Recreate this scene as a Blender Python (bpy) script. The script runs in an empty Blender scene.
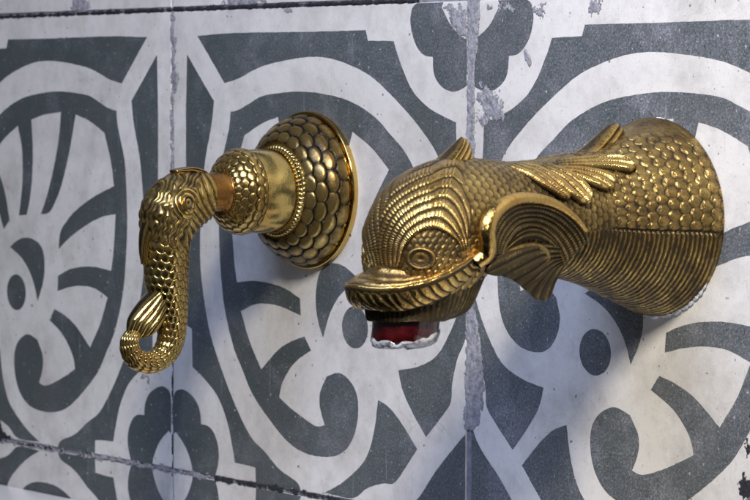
import bpy, math, random
import numpy as np
from mathutils import Vector, Matrix, noise
from mathutils.geometry import delaunay_2d_cdt

random.seed(7)
rng = np.random.default_rng(7)
S = bpy.context.scene
C = S.collection
T = 0.2                                   # tile edge, metres

# ------------------------------------------------------------------ camera model (wall is the plane y = 0, room at y < 0)
CAM = np.array([1.0479, -0.71395, 0.163156])
YAW, PIT, ROLL, F = -0.90327, -0.052816, 0.0024785, 2921.76
fw = np.array([math.sin(YAW)*math.cos(PIT), math.cos(YAW)*math.cos(PIT), math.sin(PIT)])
_r = np.array([math.cos(YAW), -math.sin(YAW), 0.0]); _u = np.cross(_r, fw)
RT = math.cos(ROLL)*_r + math.sin(ROLL)*_u
UP = -math.sin(ROLL)*_r + math.cos(ROLL)*_u

def project(P):
    d = np.asarray(P, float) - CAM
    z = d @ fw
    return 375 + F*(d @ RT)/z, 250 - F*(d @ UP)/z

def ray(x, y):
    return fw*F + RT*(x-375) + UP*(250-y)

def on_wall(x, y, off=0.0):
    v = ray(x, y); k = (-off - CAM[1])/v[1]
    return CAM + k*v

def on_plane_x(x, y, X):
    v = ray(x, y); k = (X - CAM[0])/v[0]
    return CAM + k*v

# ------------------------------------------------------------------ object helpers
def tag(o, label=None, cat=None, group=None, kind=None):
    if label: o['label'] = label
    if cat: o['category'] = cat
    if group: o['group'] = group
    if kind: o['kind'] = kind
    return o

def empty(name, loc, label, cat, group=None):
    o = bpy.data.objects.new(name, None); C.objects.link(o)
    o.location = loc; o.empty_display_size = 0.02
    return tag(o, label, cat, group)

def link_mesh(name, verts, faces, mat, parent=None, attrs=None, smooth=True, mats=None, fmat=None):
    me = bpy.data.meshes.new(name)
    verts = np.asarray(verts, np.float32)
    if parent is not None:
        verts = verts - np.array(parent_world(parent), np.float32)
    if isinstance(faces, np.ndarray):
        n = len(faces); k = faces.shape[1]
        me.vertices.add(len(verts)); me.vertices.foreach_set('co', verts.ravel())
        me.loops.add(n*k); me.loops.foreach_set('vertex_index', faces.astype(np.int32).ravel())
        me.polygons.add(n); me.polygons.foreach_set('loop_start', np.arange(0, n*k, k, dtype=np.int32))
        me.update(calc_edges=True); me.validate()
    else:
        me.from_pydata([tuple(map(float, v)) for v in verts], [], faces); me.update()
    for m in (mats or [mat]):
        me.materials.append(m)
    if fmat is not None:
        me.polygons.foreach_set('material_index', np.asarray(fmat, np.int32))
    me.polygons.foreach_set('use_smooth', np.full(len(me.polygons), smooth))
    if attrs:
        for k, a in attrs.items():
            at = me.attributes.new(k, 'FLOAT', 'POINT')
            at.data.foreach_set('value', np.asarray(a, np.float32).ravel())
    me.update()
    o = bpy.data.objects.new(name, me); C.objects.link(o)
    if parent is not None:
        o.parent = parent
    return o

def parent_world(p):
    v = Vector((0, 0, 0))
    while p is not None:
        v += p.location; p = p.parent
    return tuple(v)

def grid_faces(n, m, wrap_m=False, flip=False):
    i = np.arange(n-1)[:, None]; j = np.arange(m if wrap_m else m-1)[None, :]
    j2 = (j+1) % m
    a = i*m + j; b = i*m + j2; c = (i+1)*m + j2; d = (i+1)*m + j
    f = np.stack([a, b, c, d], -1).reshape(-1, 4)
    return f[:, ::-1].copy() if flip else f

def crom(pts, n):
    """Catmull-Rom resampling of an open polyline (k x dim) at n points of even parameter."""
    p = np.asarray(pts, float)
    if len(p) == 2:
        t = np.linspace(0, 1, n)[:, None]; return p[0]*(1-t) + p[1]*t
    p = np.vstack([2*p[0]-p[1], p, 2*p[-1]-p[-2]])
    k = len(p) - 3
    t = np.linspace(0, k-1e-9, n); i = t.astype(int); u = (t-i)[:, None]
    a, b, c, d = p[i], p[i+1], p[i+2], p[i+3]
    return 0.5*((2*b) + (c-a)*u + (2*a-5*b+4*c-d)*u*u + (3*b-a-3*c+d)*u**3)

def sstep(a, b, x):
    t = np.clip((x-a)/(b-a), 0, 1); return t*t*(3-2*t)

# ------------------------------------------------------------------ materials
def new_mat(name):
    m = bpy.data.materials.new(name); m.use_nodes = True
    nt = m.node_tree; nt.nodes.clear()
    out = nt.nodes.new('ShaderNodeOutputMaterial'); b = nt.nodes.new('ShaderNodeBsdfPrincipled')
    nt.links.new(b.outputs[0], out.inputs[0])
    return m, nt, b

def N(nt, typ, **kw):
    n = nt.nodes.new(typ)
    for k, v in kw.items():
        if k.startswith('i_'):
            n.inputs[k[2:].replace('_', ' ')].default_value = v
        else:
            setattr(n, k, v)
    return n

def math_node(nt, op, a, b=None, clamp=False):
    n = nt.nodes.new('ShaderNodeMath'); n.operation = op; n.use_clamp = clamp
    for k, v in enumerate((a, b)):
        if v is None: continue
        if isinstance(v, (int, float)): n.inputs[k].default_value = v
        else: nt.links.new(v, n.inputs[k])
    return n.outputs[0]

def mix_col(nt, fac, a, b):
    n = nt.nodes.new('ShaderNodeMix'); n.data_type = 'RGBA'
    ins = [n.inputs[0], n.inputs[6], n.inputs[7]]
    for s, v in zip(ins, (fac, a, b)):
        if isinstance(v, (int, float)): s.default_value = v
        elif isinstance(v, tuple): s.default_value = (*v, 1)
        else: nt.links.new(v, s)
    return n.outputs[2]

def ramp(nt, fac, stops):
    n = nt.nodes.new('ShaderNodeValToRGB')
    el = n.color_ramp.elements
    while len(el) < len(stops): el.new(0.5)
    for e, (p, c) in zip(el, stops):
        e.position = p; e.color = (c, c, c, 1) if isinstance(c, (int, float)) else (*c, 1)
    nt.links.new(fac, n.inputs[0]); return n.outputs[0]

def noise_node(nt, vec, scale, detail=4, rough=0.55):
    n = N(nt, 'ShaderNodeTexNoise'); n.inputs['Scale'].default_value = scale
    n.inputs['Detail'].default_value = detail; n.inputs['Roughness'].default_value = rough
    nt.links.new(vec, n.inputs['Vector']); return n.outputs['Fac']

def brass(name, high, low, rough_hi=0.2, rough_lo=0.45, tarn_gain=1.0, grime=0.4, cast=0.00026):
    m, nt, b = new_mat(name)
    geo = N(nt, 'ShaderNodeNewGeometry'); vec = geo.outputs['Position']
    at = N(nt, 'ShaderNodeAttribute', attribute_name='tarnish').outputs['Fac']
    ph = N(nt, 'ShaderNodeAttribute', attribute_name='phase').outputs['Fac']
    pm = N(nt, 'ShaderNodeAttribute', attribute_name='stria').outputs['Fac']
    n1 = noise_node(nt, vec, 55, 6, 0.7); n2 = noise_node(nt, vec, 700, 4, 0.6); n3 = noise_node(nt, vec, 2600, 2, 0.5)
    wav = math_node(nt, 'SINE', math_node(nt, 'MULTIPLY', ph, 2*math.pi))
    wav = math_node(nt, 'MULTIPLY', wav, pm)
    t = math_node(nt, 'MULTIPLY', at, tarn_gain)
    t = math_node(nt, 'ADD', t, math_node(nt, 'MULTIPLY', math_node(nt, 'SUBTRACT', n1, 0.5), 1.5*grime))
    t = math_node(nt, 'ADD', t, math_node(nt, 'MULTIPLY', math_node(nt, 'SUBTRACT', n2, 0.5), 0.9*grime))
    t = math_node(nt, 'SUBTRACT', t, math_node(nt, 'MULTIPLY', wav, 0.22), clamp=True)
    f = ramp(nt, t, [(0.16, 0.0), (0.45, 0.58), (0.80, 1.0)])
    warm = mix_col(nt, ramp(nt, n1, [(0.35, 0.0), (0.7, 1.0)]), high, tuple(np.array(high)*np.array((0.86, 0.66, 0.5))))
    col = mix_col(nt, f, warm, low)
    # dusty verdigris-grey film in patches
    film = ramp(nt, noise_node(nt, vec, 160, 6, 0.7), [(0.6, 0.0), (0.72, 1.0)])
    col = mix_col(nt, math_node(nt, 'MULTIPLY', film, 0.5*grime), col, (0.15, 0.150, 0.105))
    nt.links.new(col, b.inputs['Base Color'])
    b.inputs['Metallic'].default_value = 1.0
    met = math_node(nt, 'SUBTRACT', 1.0, math_node(nt, 'MULTIPLY', f, 0.35)); nt.links.new(met, b.inputs['Metallic'])
    r = math_node(nt, 'ADD', rough_hi, math_node(nt, 'MULTIPLY', f, rough_lo-rough_hi))
    r = math_node(nt, 'ADD', r, math_node(nt, 'MULTIPLY', math_node(nt, 'SUBTRACT', n2, 0.5), 0.14))
    r = math_node(nt, 'ADD', r, math_node(nt, 'MULTIPLY', film, 0.12), clamp=True)
    nt.links.new(r, b.inputs['Roughness'])
    h = math_node(nt, 'ADD', math_node(nt, 'MULTIPLY', wav, 0.00006), math_node(nt, 'MULTIPLY', n2, cast))
    h = math_node(nt, 'ADD', h, math_node(nt, 'MULTIPLY', n3, cast*0.2))
    bp = N(nt, 'ShaderNodeBump'); bp.inputs['Strength'].default_value = 1.0; bp.inputs['Distance'].default_value = 1.0
    nt.links.new(h, bp.inputs['Height']); nt.links.new(bp.outputs[0], b.inputs['Normal'])
    return m

def cement(name, dark):
    m, nt, b = new_mat(name)
    vec = N(nt, 'ShaderNodeNewGeometry').outputs['Position']
    big = noise_node(nt, vec, 14, 5, 0.6); mid = noise_node(nt, vec, 120, 5, 0.65)
    fine = noise_node(nt, vec, 900, 3, 0.6); grain = noise_node(nt, vec, 2200, 2, 0.5)
    sep = N(nt, 'ShaderNodeSeparateXYZ'); nt.links.new(vec, sep.inputs[0])
    wear = ramp(nt, math_node(nt, 'ADD', math_node(nt, 'MULTIPLY', sep.outputs['X'], 2.2), math_node(nt, 'MULTIPLY', math_node(nt, 'SUBTRACT', big, 0.5), 1.2)),
                [(0.0, 0.12), (1.0, 1.0)])            # the tiles nearer the spout are more worn
    # hairline scratches from very stretched noise, cut to short lengths
    def scratches(rot, sc, thr):
        mp = N(nt, 'ShaderNodeMapping'); mp.inputs['Rotation'].default_value = (0, rot, 0); mp.inputs['Scale'].default_value = (sc, 1, sc/40)
        nt.links.new(vec, mp.inputs['Vector'])
        a = noise_node(nt, mp.outputs[0], 1.0, 1, 0.4)
        return ramp(nt, a, [(thr, 0.0), (thr+0.03, 1.0)])
    s1 = scratches(0.5, 1100, 0.74); s2 = scratches(-0.9, 900, 0.745)
    scr = math_node(nt, 'MAXIMUM', s1, s2)
    if dark:
        base = mix_col(nt, ramp(nt, big, [(0.3, 0.0), (0.7, 1.0)]), (0.044, 0.058, 0.058), (0.066, 0.082, 0.083))
        base = mix_col(nt, math_node(nt, 'MULTIPLY', wear, ramp(nt, mid, [(0.3, 0.1), (0.72, 0.9)])), base, (0.155, 0.160, 0.180))
        grit = noise_node(nt, vec, 1150, 3, 0.75)
        g = math_node(nt, 'MULTIPLY', ramp(nt, grit, [(0.50, 0.0), (0.62, 1.0)]), math_node(nt, 'ADD', 0.10, math_node(nt, 'MULTIPLY', wear, 0.60)))
        base = mix_col(nt, g, base, (0.29, 0.30, 0.325))
        k = math_node(nt, 'MULTIPLY', ramp(nt, noise_node(nt, vec, 800, 3, 0.7), [(0.58, 0.0), (0.64, 1.0)]), math_node(nt, 'MULTIPLY', wear, 0.95))
        base = mix_col(nt, k, base, (0.022, 0.028, 0.032))
        w = ramp(nt, noise_node(nt, vec, 520, 3, 0.6), [(0.665, 0.0), (0.70, 1.0)])
        scuff = math_node(nt, 'MULTIPLY', ramp(nt, noise_node(nt, vec, 38, 6, 0.75), [(0.50, 0.0), (0.68, 1.0)]), math_node(nt, 'MULTIPLY', ramp(nt, grit, [(0.36, 0.0), (0.56, 1.0)]), math_node(nt, 'ADD', 0.22, math_node(nt, 'MULTIPLY', wear, 0.65))))
        base = mix_col(nt, scuff, base, (0.33, 0.335, 0.37))
        base = mix_col(nt, math_node(nt, 'MULTIPLY', w, 0.75), base, (0.55, 0.56, 0.57))
        base = mix_col(nt, math_node(nt, 'MULTIPLY', scr, 0.4), base, (0.36, 0.37, 0.39))
    else:
        base = mix_col(nt, ramp(nt, big, [(0.3, 0.0), (0.7, 1.0)]), (0.62, 0.605, 0.575), (0.72, 0.705, 0.675))
        base = mix_col(nt, ramp(nt, mid, [(0.50, 0.0), (0.80, 0.55)]), base, (0.46, 0.45, 0.44))
        base = mix_col(nt, math_node(nt, 'MULTIPLY', ramp(nt, fine, [(0.5, 0.0), (0.8, 1.0)]), 0.35), base, (0.50, 0.49, 0.47))
        sp = ramp(nt, noise_node(nt, vec, 420, 2, 0.45), [(0.70, 0.0), (0.73, 1.0)])
        base = mix_col(nt, math_node(nt, 'MULTIPLY', sp, 0.8), base, (0.10, 0.10, 0.10))
        pit = ramp(nt, noise_node(nt, vec, 1000, 2, 0.6), [(0.66, 0.0), (0.71, 1.0)])
        base = mix_col(nt, math_node(nt, 'MULTIPLY', pit, 0.5), base, (0.30, 0.29, 0.28))
        base = mix_col(nt, math_node(nt, 'MULTIPLY', scr, 0.3), base, (0.34, 0.33, 0.32))
        # crazing: thin crack lines where two Voronoi cells meet, only in patches
        vo = N(nt, 'ShaderNodeTexVoronoi', feature='DISTANCE_TO_EDGE'); vo.inputs['Scale'].default_value = 22
        wv = N(nt, 'ShaderNodeVectorMath', operation='ADD'); nz = N(nt, 'ShaderNodeTexNoise'); nz.inputs['Scale'].default_value = 60
        sc = N(nt, 'ShaderNodeVectorMath', operation='SCALE'); sc.inputs['Scale'].default_value = 0.03
        nt.links.new(vec, nz.inputs['Vector']); nt.links.new(nz.outputs['Color'], sc.inputs[0])
        nt.links.new(vec, wv.inputs[0]); nt.links.new(sc.outputs[0], wv.inputs[1]); nt.links.new(wv.outputs[0], vo.inputs['Vector'])
        cr = ramp(nt, vo.outputs['Distance'], [(0.0, 1.0), (0.012, 0.0)])
        cr = math_node(nt, 'MULTIPLY', cr, ramp(nt, noise_node(nt, vec, 9, 3), [(0.52, 0.0), (0.66, 0.28)]))
        base = mix_col(nt, cr, base, (0.25, 0.24, 0.23))
    oi = N(nt, 'ShaderNodeObjectInfo').outputs['Random']
    st = math_node(nt, 'MULTIPLY', ramp(nt, noise_node(nt, vec, 26, 7, 0.72), [(0.45, 0.0), (0.70, 1.0)]), 0.42)
    base = mix_col(nt, st, base, (0.20, 0.18, 0.15) if not dark else (0.10, 0.10, 0.095))
    hv = N(nt, 'ShaderNodeHueSaturation'); nt.links.new(base, hv.inputs['Color'])
    nt.links.new(math_node(nt, 'ADD', 0.93, math_node(nt, 'MULTIPLY', oi, 0.12)), hv.inputs['Value'])
    base = hv.outputs[0]
    nt.links.new(base, b.inputs['Base Color'])
    b.inputs['Roughness'].default_value = 0.55; b.inputs['Specular IOR Level'].default_value = 0.35
    h = math_node(nt, 'ADD', math_node(nt, 'MULTIPLY', mid, 0.00012), math_node(nt, 'MULTIPLY', grain, 0.00006))
    h = math_node(nt, 'ADD', h, math_node(nt, 'MULTIPLY', big, 0.0012))
    bp = N(nt, 'ShaderNodeBump'); bp.inputs['Distance'].default_value = 1.0; bp.inputs['Strength'].default_value = 0.8
    nt.links.new(h, bp.inputs['Height']); nt.links.new(bp.outputs[0], b.inputs['Normal'])
    return m

def mottled(name, c0, c1, rough, scale=300, spec=0.3, bump=0.0003):
    m, nt, b = new_mat(name)
    vec = N(nt, 'ShaderNodeNewGeometry').outputs['Position']
    n = noise_node(nt, vec, scale, 5, 0.65)
    nt.links.new(mix_col(nt, ramp(nt, n, [(0.3, 0.0), (0.7, 1.0)]), c0, c1), b.inputs['Base Color'])
    b.inputs['Roughness'].default_value = rough; b.inputs['Specular IOR Level'].default_value = spec
    bp = N(nt, 'ShaderNodeBump'); bp.inputs['Distance'].default_value = 1.0
    nt.links.new(math_node(nt, 'MULTIPLY', n, bump), bp.inputs['Height']); nt.links.new(bp.outputs[0], b.inputs['Normal'])
    return m

M_SPOUT = brass('aged_brass', (0.62, 0.45, 0.155), (0.050, 0.036, 0.015), 0.17, 0.42, 1.0, 0.75)
M_TAP = brass('polished_brass', (0.66, 0.50, 0.17), (0.024, 0.017, 0.008), 0.09, 0.34, 1.1, 0.5, 0.00006)
M_NECK = brass('coppery_brass', (0.42, 0.225, 0.060), (0.05, 0.024, 0.010), 0.18, 0.4, 1.0, 0.6, 0.00006)
M_WHITE = cement('white_cement', False)
M_DARK = cement('slate_cement', True)
M_GROUT = mottled('grey_grout', (0.13, 0.13, 0.155), (0.30, 0.30, 0.345), 0.9, 330)
M_SMEAR = mottled('dried_grout_smear', (0.15, 0.15, 0.17), (0.40, 0.40, 0.435), 0.9, 420, bump=0.0008)
M_BLACK = mottled('black_grime', (0.010, 0.010, 0.014), (0.035, 0.035, 0.045), 0.8, 500)
M_CAULK = mottled('white_sealant', (0.50, 0.52, 0.60), (0.78, 0.80, 0.85), 0.5, 500, bump=0.0012)
M_LEDGE = mottled('white_glazed_ceramic', (0.78, 0.78, 0.79), (0.84, 0.84, 0.84), 0.25, 20, 0.5, 0.00002)

# ------------------------------------------------------------------ tile motif, traced once in tile coordinates
def tc(x, y, col=0):
    """photo point -> canonical motif coordinates (frame corner top left, diamond corner bottom right)."""
    w = on_wall(x, y)/T
    if col == 0: return (w[0], w[2])
    a, b = (w[0]+1, w[2]) if col == -1 else (w[0]-1, w[2])
    return (1-b, a)

def trace(s, col=0):
    v = [float(q) for q in s.replace(',', ' ').split()]
    return [tc(v[i], v[i+1], col) for i in range(0, len(v), 2)]

def mirror(p):
    return [(1-v, 1-u) for u, v in p]

def spline_closed(p, step=0.003, corner=42):
    p = [np.array(q, float) for q in p]; n = len(p)
    cor = []
    for i in range(n):
        a = p[i]-p[i-1]; b = p[(i+1) % n]-p[i]
        ang = abs(math.degrees(math.atan2(a[0]*b[1]-a[1]*b[0], a @ b)))
        if ang > corner: cor.append(i)
    if not cor: cor = [0]
    out = []
    for k, c in enumerate(cor):
        e = cor[(k+1) % len(cor)]
        idx = [c]
        i = c
        while True:
            i = (i+1) % n; idx.append(i)
            if i == e: break
        seg = np.array([p[j] for j in idx])
        if len(cor) == 1:      # smooth closed curve
            ext = np.vstack([seg[-3:-1], seg, seg[1:3]])
            L = np.linalg.norm(np.diff(seg, axis=0), axis=1).sum()
            m = max(8, int(L/step))
            r = crom(ext, 4*(len(ext)-1)+1); r = r[8:-8]
            out += list(r[:-1]); continue
        L = np.linalg.norm(np.diff(seg, axis=0), axis=1).sum()
        r = crom(seg, max(2, int(L/step)+1))
        if len(r) > 8:                        # fair the run between two corners, ends kept
            dl = np.linalg.norm(np.diff(r, axis=0), axis=1); ss = np.concatenate([[0], np.cumsum(dl)])
            se = np.linspace(0, ss[-1], len(r)); r = np.stack([np.interp(se, ss, r[:, 0]), np.interp(se, ss, r[:, 1])], 1)
            for _ in range(14):
                r[1:-1] = 0.5*r[1:-1] + 0.25*(r[:-2]+r[2:])
        out += list(r[:-1])
    return out

half = trace("""116,110 117.5,125 121.5,145 125,166 127,215 126,255 122.5,295 115,330 106,353 97.5,372.5 82.5,392.5 67.5,407.5 52.5,412.5 35,409
 24,400 17.5,386 14.5,370 14.5,352 19,340 28,334 37.5,340 43,357 42,372 39,382.5 45,386 56,381.5 67,375 75,369 72.5,355 63,335 49.5,320 54.5,309 64,315 75,325 90,347.5
 100,324 107.5,297.5 96,289 85,286 72,286.5 57.5,291 58,276 68,270 80,267 95,267 111,271 113.5,250 115.5,214 100,217.5 82.5,227.5 68,239 58.7,249
 60,232.5 66,222 75,211 92.5,197.5 114,186 110.5,160 105,134""", -1)
def to_axis(q):
    d = (q[0]+1-q[1])/2; return (d, 1-d)
half[0] = to_axis(half[0]); half[-1] = to_axis(half[-1])
band = half + mirror(half[1:-1])[::-1]
tear = trace("37.5,301 42,287 44.5,272 44,256 41,246 34,239.5 25,237.5 17,240.5 10,247 20,256 28,268 34,284", -1)
oval_c = np.array(tc(16, 291.5, -1)); s_ = (oval_c[0] + 1 - oval_c[1])/2; oval_c = np.array([s_, 1-s_])
oval = [tuple(oval_c + np.array([0.042*math.cos(a), 0.042*math.sin(a)])) for a in np.linspace(0, 2*math.pi, 17)[:-1]]
d2 = trace("""187,54 200,77 214,101 211.5,125 205,162 201.5,205 200,250 202.5,287.5 210,332.5 221,367.5 234,402 250,435.5 265,452 280,470 297.5,482.5 301,491.5
 256,482.8 255.5,468 250,466 235,462.5 232.5,447.5 227.5,422.5 217.5,396 201,375 192.5,367 192,329 186.5,325 186.5,240 186,125""")
pA = trace("465.5,287 465.8,336 457.5,358 452,385 451,402.5 440,419 426,437 412.5,412.5 402.5,390 398.5,370.5 420,366 437.5,355 450,332.5 459,310")
pC = trace("466.5,431 452.5,450 435,472.5 417,500 400,524")
pC = [(0.9985, pC[0][1])] + pC[1:-1] + [(pC[-1][0], 0.0015)]
pC = pC + [(0.9985, 0.0015)]
petal = trace("""173.5,398 176,391 182.5,389 192.5,396 198,405 200.5,413 201,424 210,427 216,437.5 219,452.5 218,466 215,477 192.5,472 192.5,467.5 186,447.5 176,432 173.5,434""")
petal2 = mirror(petal)
SHAPES = [band, tear, oval, d2, mirror(d2), pA, mirror(pA), pC, petal, petal2]
POLYS = [spline_closed(p) for p in SHAPES]

def clip_poly(p, lo0, hi0, lo1, hi1):
    return [np.array([min(max(q[0], lo0), hi0), min(max(q[1], lo1), hi1)]) for q in p]

def rot_uv(q, k):
    u, v = q
    for _ in range(k):            # clockwise quarter turns
        u, v = v, 1-u
    return u, v

def make_tile(parent, col, row, quarter, gaps, patterned=True, label=None):
    """one cement tile: a slab with eased edges and the inlaid colour a hair proud of its face"""
    x0, x1 = (col*T + gaps[0]), ((col+1)*T - gaps[1]); z0, z1 = row*T + gaps[2], (row+1)*T - gaps[3]
    tilt = random.uniform(0, 0.00022); tilt2 = random.uniform(0, 0.00022)
    yy = lambda x, z: tilt*(x-x0)/T + tilt2*(z-z0)/T
    V, Fc, Mi = [], [], []
    # slab: front face rim jittered as worn edges, then eased edge, then depth
    def ring(inset, y):
        pts = []
        n = 40
        cs = [(x0+inset, z0+inset), (x1-inset, z0+inset), (x1-inset, z1-inset), (x0+inset, z1-inset)]
        for a in range(4):
            p, q = cs[a], cs[(a+1) % 4]
            for t in range(n):
                x = p[0]+(q[0]-p[0])*t/n; z = p[1]+(q[1]-p[1])*t/n
                j = 0.00022*noise.noise((x*160+col*7, z*160+row*5, inset*900)) if 0 < t else 0
                cxm, czm = (x0+x1)/2, (z0+z1)/2
                if a in (0, 2): z += j*(1 if a == 0 else -1)
                else: x += j*(-1 if a == 1 else 1)
                pts.append((x, y+yy(x, z), z))
        return pts
    rings = [ring(0.0005, 0.0), ring(0.0001, 0.0005), ring(0.0, 0.012)]
    for r in rings: V += r
    n = 160
    for a in range(2):
        for t in range(n):
            Fc.append((a*n+t, a*n+(t+1) % n, (a+1)*n+(t+1) % n, (a+1)*n+t)); Mi.append(0)
    Fc.append(tuple(range(n))); Mi.append(0)
    if patterned:
        for pi_, poly in enumerate(POLYS):
            pts = []
            for q in poly:
                u, v = rot_uv(q, quarter)
                x, z = (col+u)*T, (row+v)*T
                x += 0.00014*noise.noise((x*420, z*420, 3.1+col)); z += 0.00014*noise.noise((x*420, z*420, 9.7+row))
                x = min(max(x, x0+0.0003), x1-0.0003); z = min(max(z, z0+0.0003), z1-0.0003)
                pts.append((x, z))
            off = 0.00005 + 0.000004*pi_
            b0 = len(V)
            vs, _e, fs, *_ = delaunay_2d_cdt([Vector((p[0]*10, p[1]*10)) for p in pts], [], [list(range(len(pts)))], 1, 1e-7)
            vs = [(v_[0]/10, v_[1]/10) for v_ in vs]
            V += [(p[0], yy(p[0], p[1])-off, p[1]) for p in vs]
            for t in fs:
                A, B, D = vs[t[0]], vs[t[1]], vs[t[2]]
                ar = (B[0]-A[0])*(D[1]-A[1])-(B[1]-A[1])*(D[0]-A[0])
                t = list(t) if ar > 0 else list(t)[::-1]
                Fc.append(tuple(b0+k for k in t)); Mi.append(1)
    # outward normal is -y : x->z order above is counter-clockwise seen from -y
    o = link_mesh('wall_tile', V, Fc, None, parent, smooth=False, mats=[M_WHITE, M_DARK], fmat=Mi)
    if label: o['label'] = label
    return o

def sdf_poly(X, Z, poly):
    """signed distance (positive inside) of grid points to a polygon, metres"""
    d = np.full(X.shape, 1e9); ins = np.zeros(X.shape, bool)
    n = len(poly)
    for i in range(n):
        a, b = poly[i], poly[(i+1) % n]
        e0, e1 = b[0]-a[0], b[1]-a[1]
        t = np.clip(((X-a[0])*e0+(Z-a[1])*e1)/(e0*e0+e1*e1+1e-18), 0, 1)
        d = np.minimum(d, np.hypot(X-a[0]-t*e0, Z-a[1]-t*e1))
        c = ((a[1] > Z) != (b[1] > Z))
        with np.errstate(divide='ignore', invalid='ignore'):
            ins ^= c & (X < (b[0]-a[0])*(Z-a[1])/(b[1]-a[1]+1e-18)+a[0])
    return np.where(ins, d, -d)

def deposit(name, parent, pts, mat, rag=0.0012, hole=0.0, step=0.00022, thick=0.0003, off=0.0001, freq=330, wallpts=False):
    """dried stuff on the wall: a thin lumpy crust whose ragged edge and gaps are really cut out"""
    wallpts = wallpts or max(abs(c) for p in pts for c in p) < 2
    poly = [p if wallpts else tuple(on_wall(*p)[[0, 2]]) for p in pts]
    pa = np.array(poly); lo = pa.min(0)-rag; hi = pa.max(0)+rag
    xs = np.arange(lo[0], hi[0], step); zs = np.arange(lo[1], hi[1], step)
    X, Z = np.meshgrid(xs, zs)
    d = sdf_poly(X, Z, poly)
    near = d > -1.6*rag
    nz = np.zeros(X.shape)
    for a, b in zip(*np.nonzero(near)):
        p = (X[a, b]*freq, 0.37, Z[a, b]*freq)
        nz[a, b] = noise.noise(p) + 0.55*noise.noise((p[0]*2.7, 4.1, p[2]*2.7)) + 0.3*noise.noise((p[0]*6.5, 8.3, p[2]*6.5))
    f = np.minimum(d, rag*1.6) + rag*1.3*nz - hole
    keep = near & (f > 0)
    q = keep[:-1, :-1] & keep[1:, :-1] & keep[:-1, 1:] & keep[1:, 1:]
    ids = -np.ones(X.shape, int)
    use = np.zeros(X.shape, bool); use[:-1, :-1] |= q; use[1:, :-1] |= q; use[:-1, 1:] |= q; use[1:, 1:] |= q
    ids[use] = np.arange(use.sum())
    y = -(off + thick*np.clip(f/(rag*1.2), 0, 1)*(1+0.5*nz))
    V = np.stack([X[use], y[use], Z[use]], 1)
    F = np.stack([ids[:-1, :-1][q], ids[:-1, 1:][q], ids[1:, 1:][q], ids[1:, :-1][q]], 1)
    return link_mesh(name, V, F, mat, parent, smooth=True)

def strip(px, w):
    """a band of half width w (mm) along photo points"""
    p = np.array([on_wall(x, y)[[0, 2]] for x, y in px]); t = np.gradient(p, axis=0); t /= np.linalg.norm(t, axis=1, keepdims=True)
    n = np.stack([-t[:, 1], t[:, 0]], 1)*w*1e-3
    return [tuple(q) for q in p+n] + [tuple(q) for q in (p-n)[::-1]]

wall = empty('tiled_wall', (0, 0, 0), 'old cement tile wall with slate grey palmette rosettes and quarter flowers on white', 'wall')
v = [(-0.62, 0.0007, -0.42), (0.82, 0.0007, -0.42), (0.82, 0.0007, 0.62), (-0.62, 0.0007, 0.62),
     (-0.62, 0.05, -0.42), (0.82, 0.05, -0.42), (0.82, 0.05, 0.62), (-0.62, 0.05, 0.62)]
link_mesh('grout', v, [(0, 1, 2, 3), (5, 4, 7, 6), (4, 0, 3, 7), (1, 5, 6, 2), (3, 2, 6, 7), (4, 5, 1, 0)], M_GROUT, wall, smooth=False)
for row in (-2, -1, 0, 1, 2):
    for col in (-3, -2, -1, 0, 1, 2, 3):
        if row == 0: q = 0 if col % 2 == 0 else 1
        elif row == -1: q = 3 if col % 2 == 0 else 2
        elif row == -2: q = 0 if col % 2 == 0 else 1
        else: q = 0
        gl = 0.0016 if col == 1 else 0.0005
        gr = 0.0016 if col == 0 else 0.0005
        gb, gt = 0.0008, 0.0008
        make_tile(wall, col, row, q, (gl, gr, gb, gt), patterned=(row <= 0))

# dried grout smeared over the joint right of the spout's head, scrapes, grey splashes under the row above, grime
deposit('grout_smear', wall, [(466.5, -12), (481, -12), (479, 40), (475, 70), (475, 125), (475.5, 200), (465, 200), (467, 100), (467, 40)], M_SMEAR, 0.0006)
deposit('grout_smear', wall, [(465, 270), (471, 280), (477, 315), (481, 345), (484.5, 375), (484, 405), (478, 425), (469, 432), (464.6, 431), (465, 380), (466, 336)], M_SMEAR, 0.0011)
deposit('grout_smear', wall, [(442, 2), (462, 3), (470, 8), (470, 42), (462, 42), (455, 34), (449, 20)], M_SMEAR, 0.0024, 0.0009)
deposit('grout_smear', wall, [(471, 2), (500, 0), (520, 6), (548, 0), (548, 16), (530, 20), (500, 12), (480, 14)], M_SMEAR, 0.0030, 0.0022)
deposit('grout_smear', wall, [(523, 48), (526, 47), (530, 56), (532, 64), (530, 67), (526, 60)], M_SMEAR, 0.0005)
deposit('grout_smear', wall, [(478, 80), (497, 84), (506, 98), (512, 118), (498, 130), (480, 126), (474, 104)], M_SMEAR, 0.0034, 0.0024)
deposit('grout_smear', wall, [(588, 0), (606, -2), (604, 8), (592, 18), (587, 14)], M_SMEAR, 0.0016, 0.0008)
deposit('grout_smear', wall, strip([(172.8, 8), (172.8, 60), (172.6, 120), (172.6, 200), (172.6, 260)], 1.25), M_SMEAR, 0.0009, 0.0)
deposit('joint_dirt', wall, strip([(172.6, 250), (172.8, 330), (172.8, 400), (172.8, 470)], 0.55), M_BLACK, 0.0005, 0.0001)
deposit('grout_smear', wall, [(171, 34), (177, 36), (178, 52), (174, 58)], M_SMEAR, 0.0014, 0.0003)
deposit('grout_smear', wall, [(170.5, 62), (177, 64), (179, 80), (176, 93), (172, 95), (171.5, 80)], M_SMEAR, 0.0012, 0.0002)
deposit('grout_smear', wall, strip([(-20, 436), (50, 448.6), (125, 461.8), (172, 470.2), (215, 477.6)], 1.5), M_SMEAR, 0.0014, 0.0006)
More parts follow.
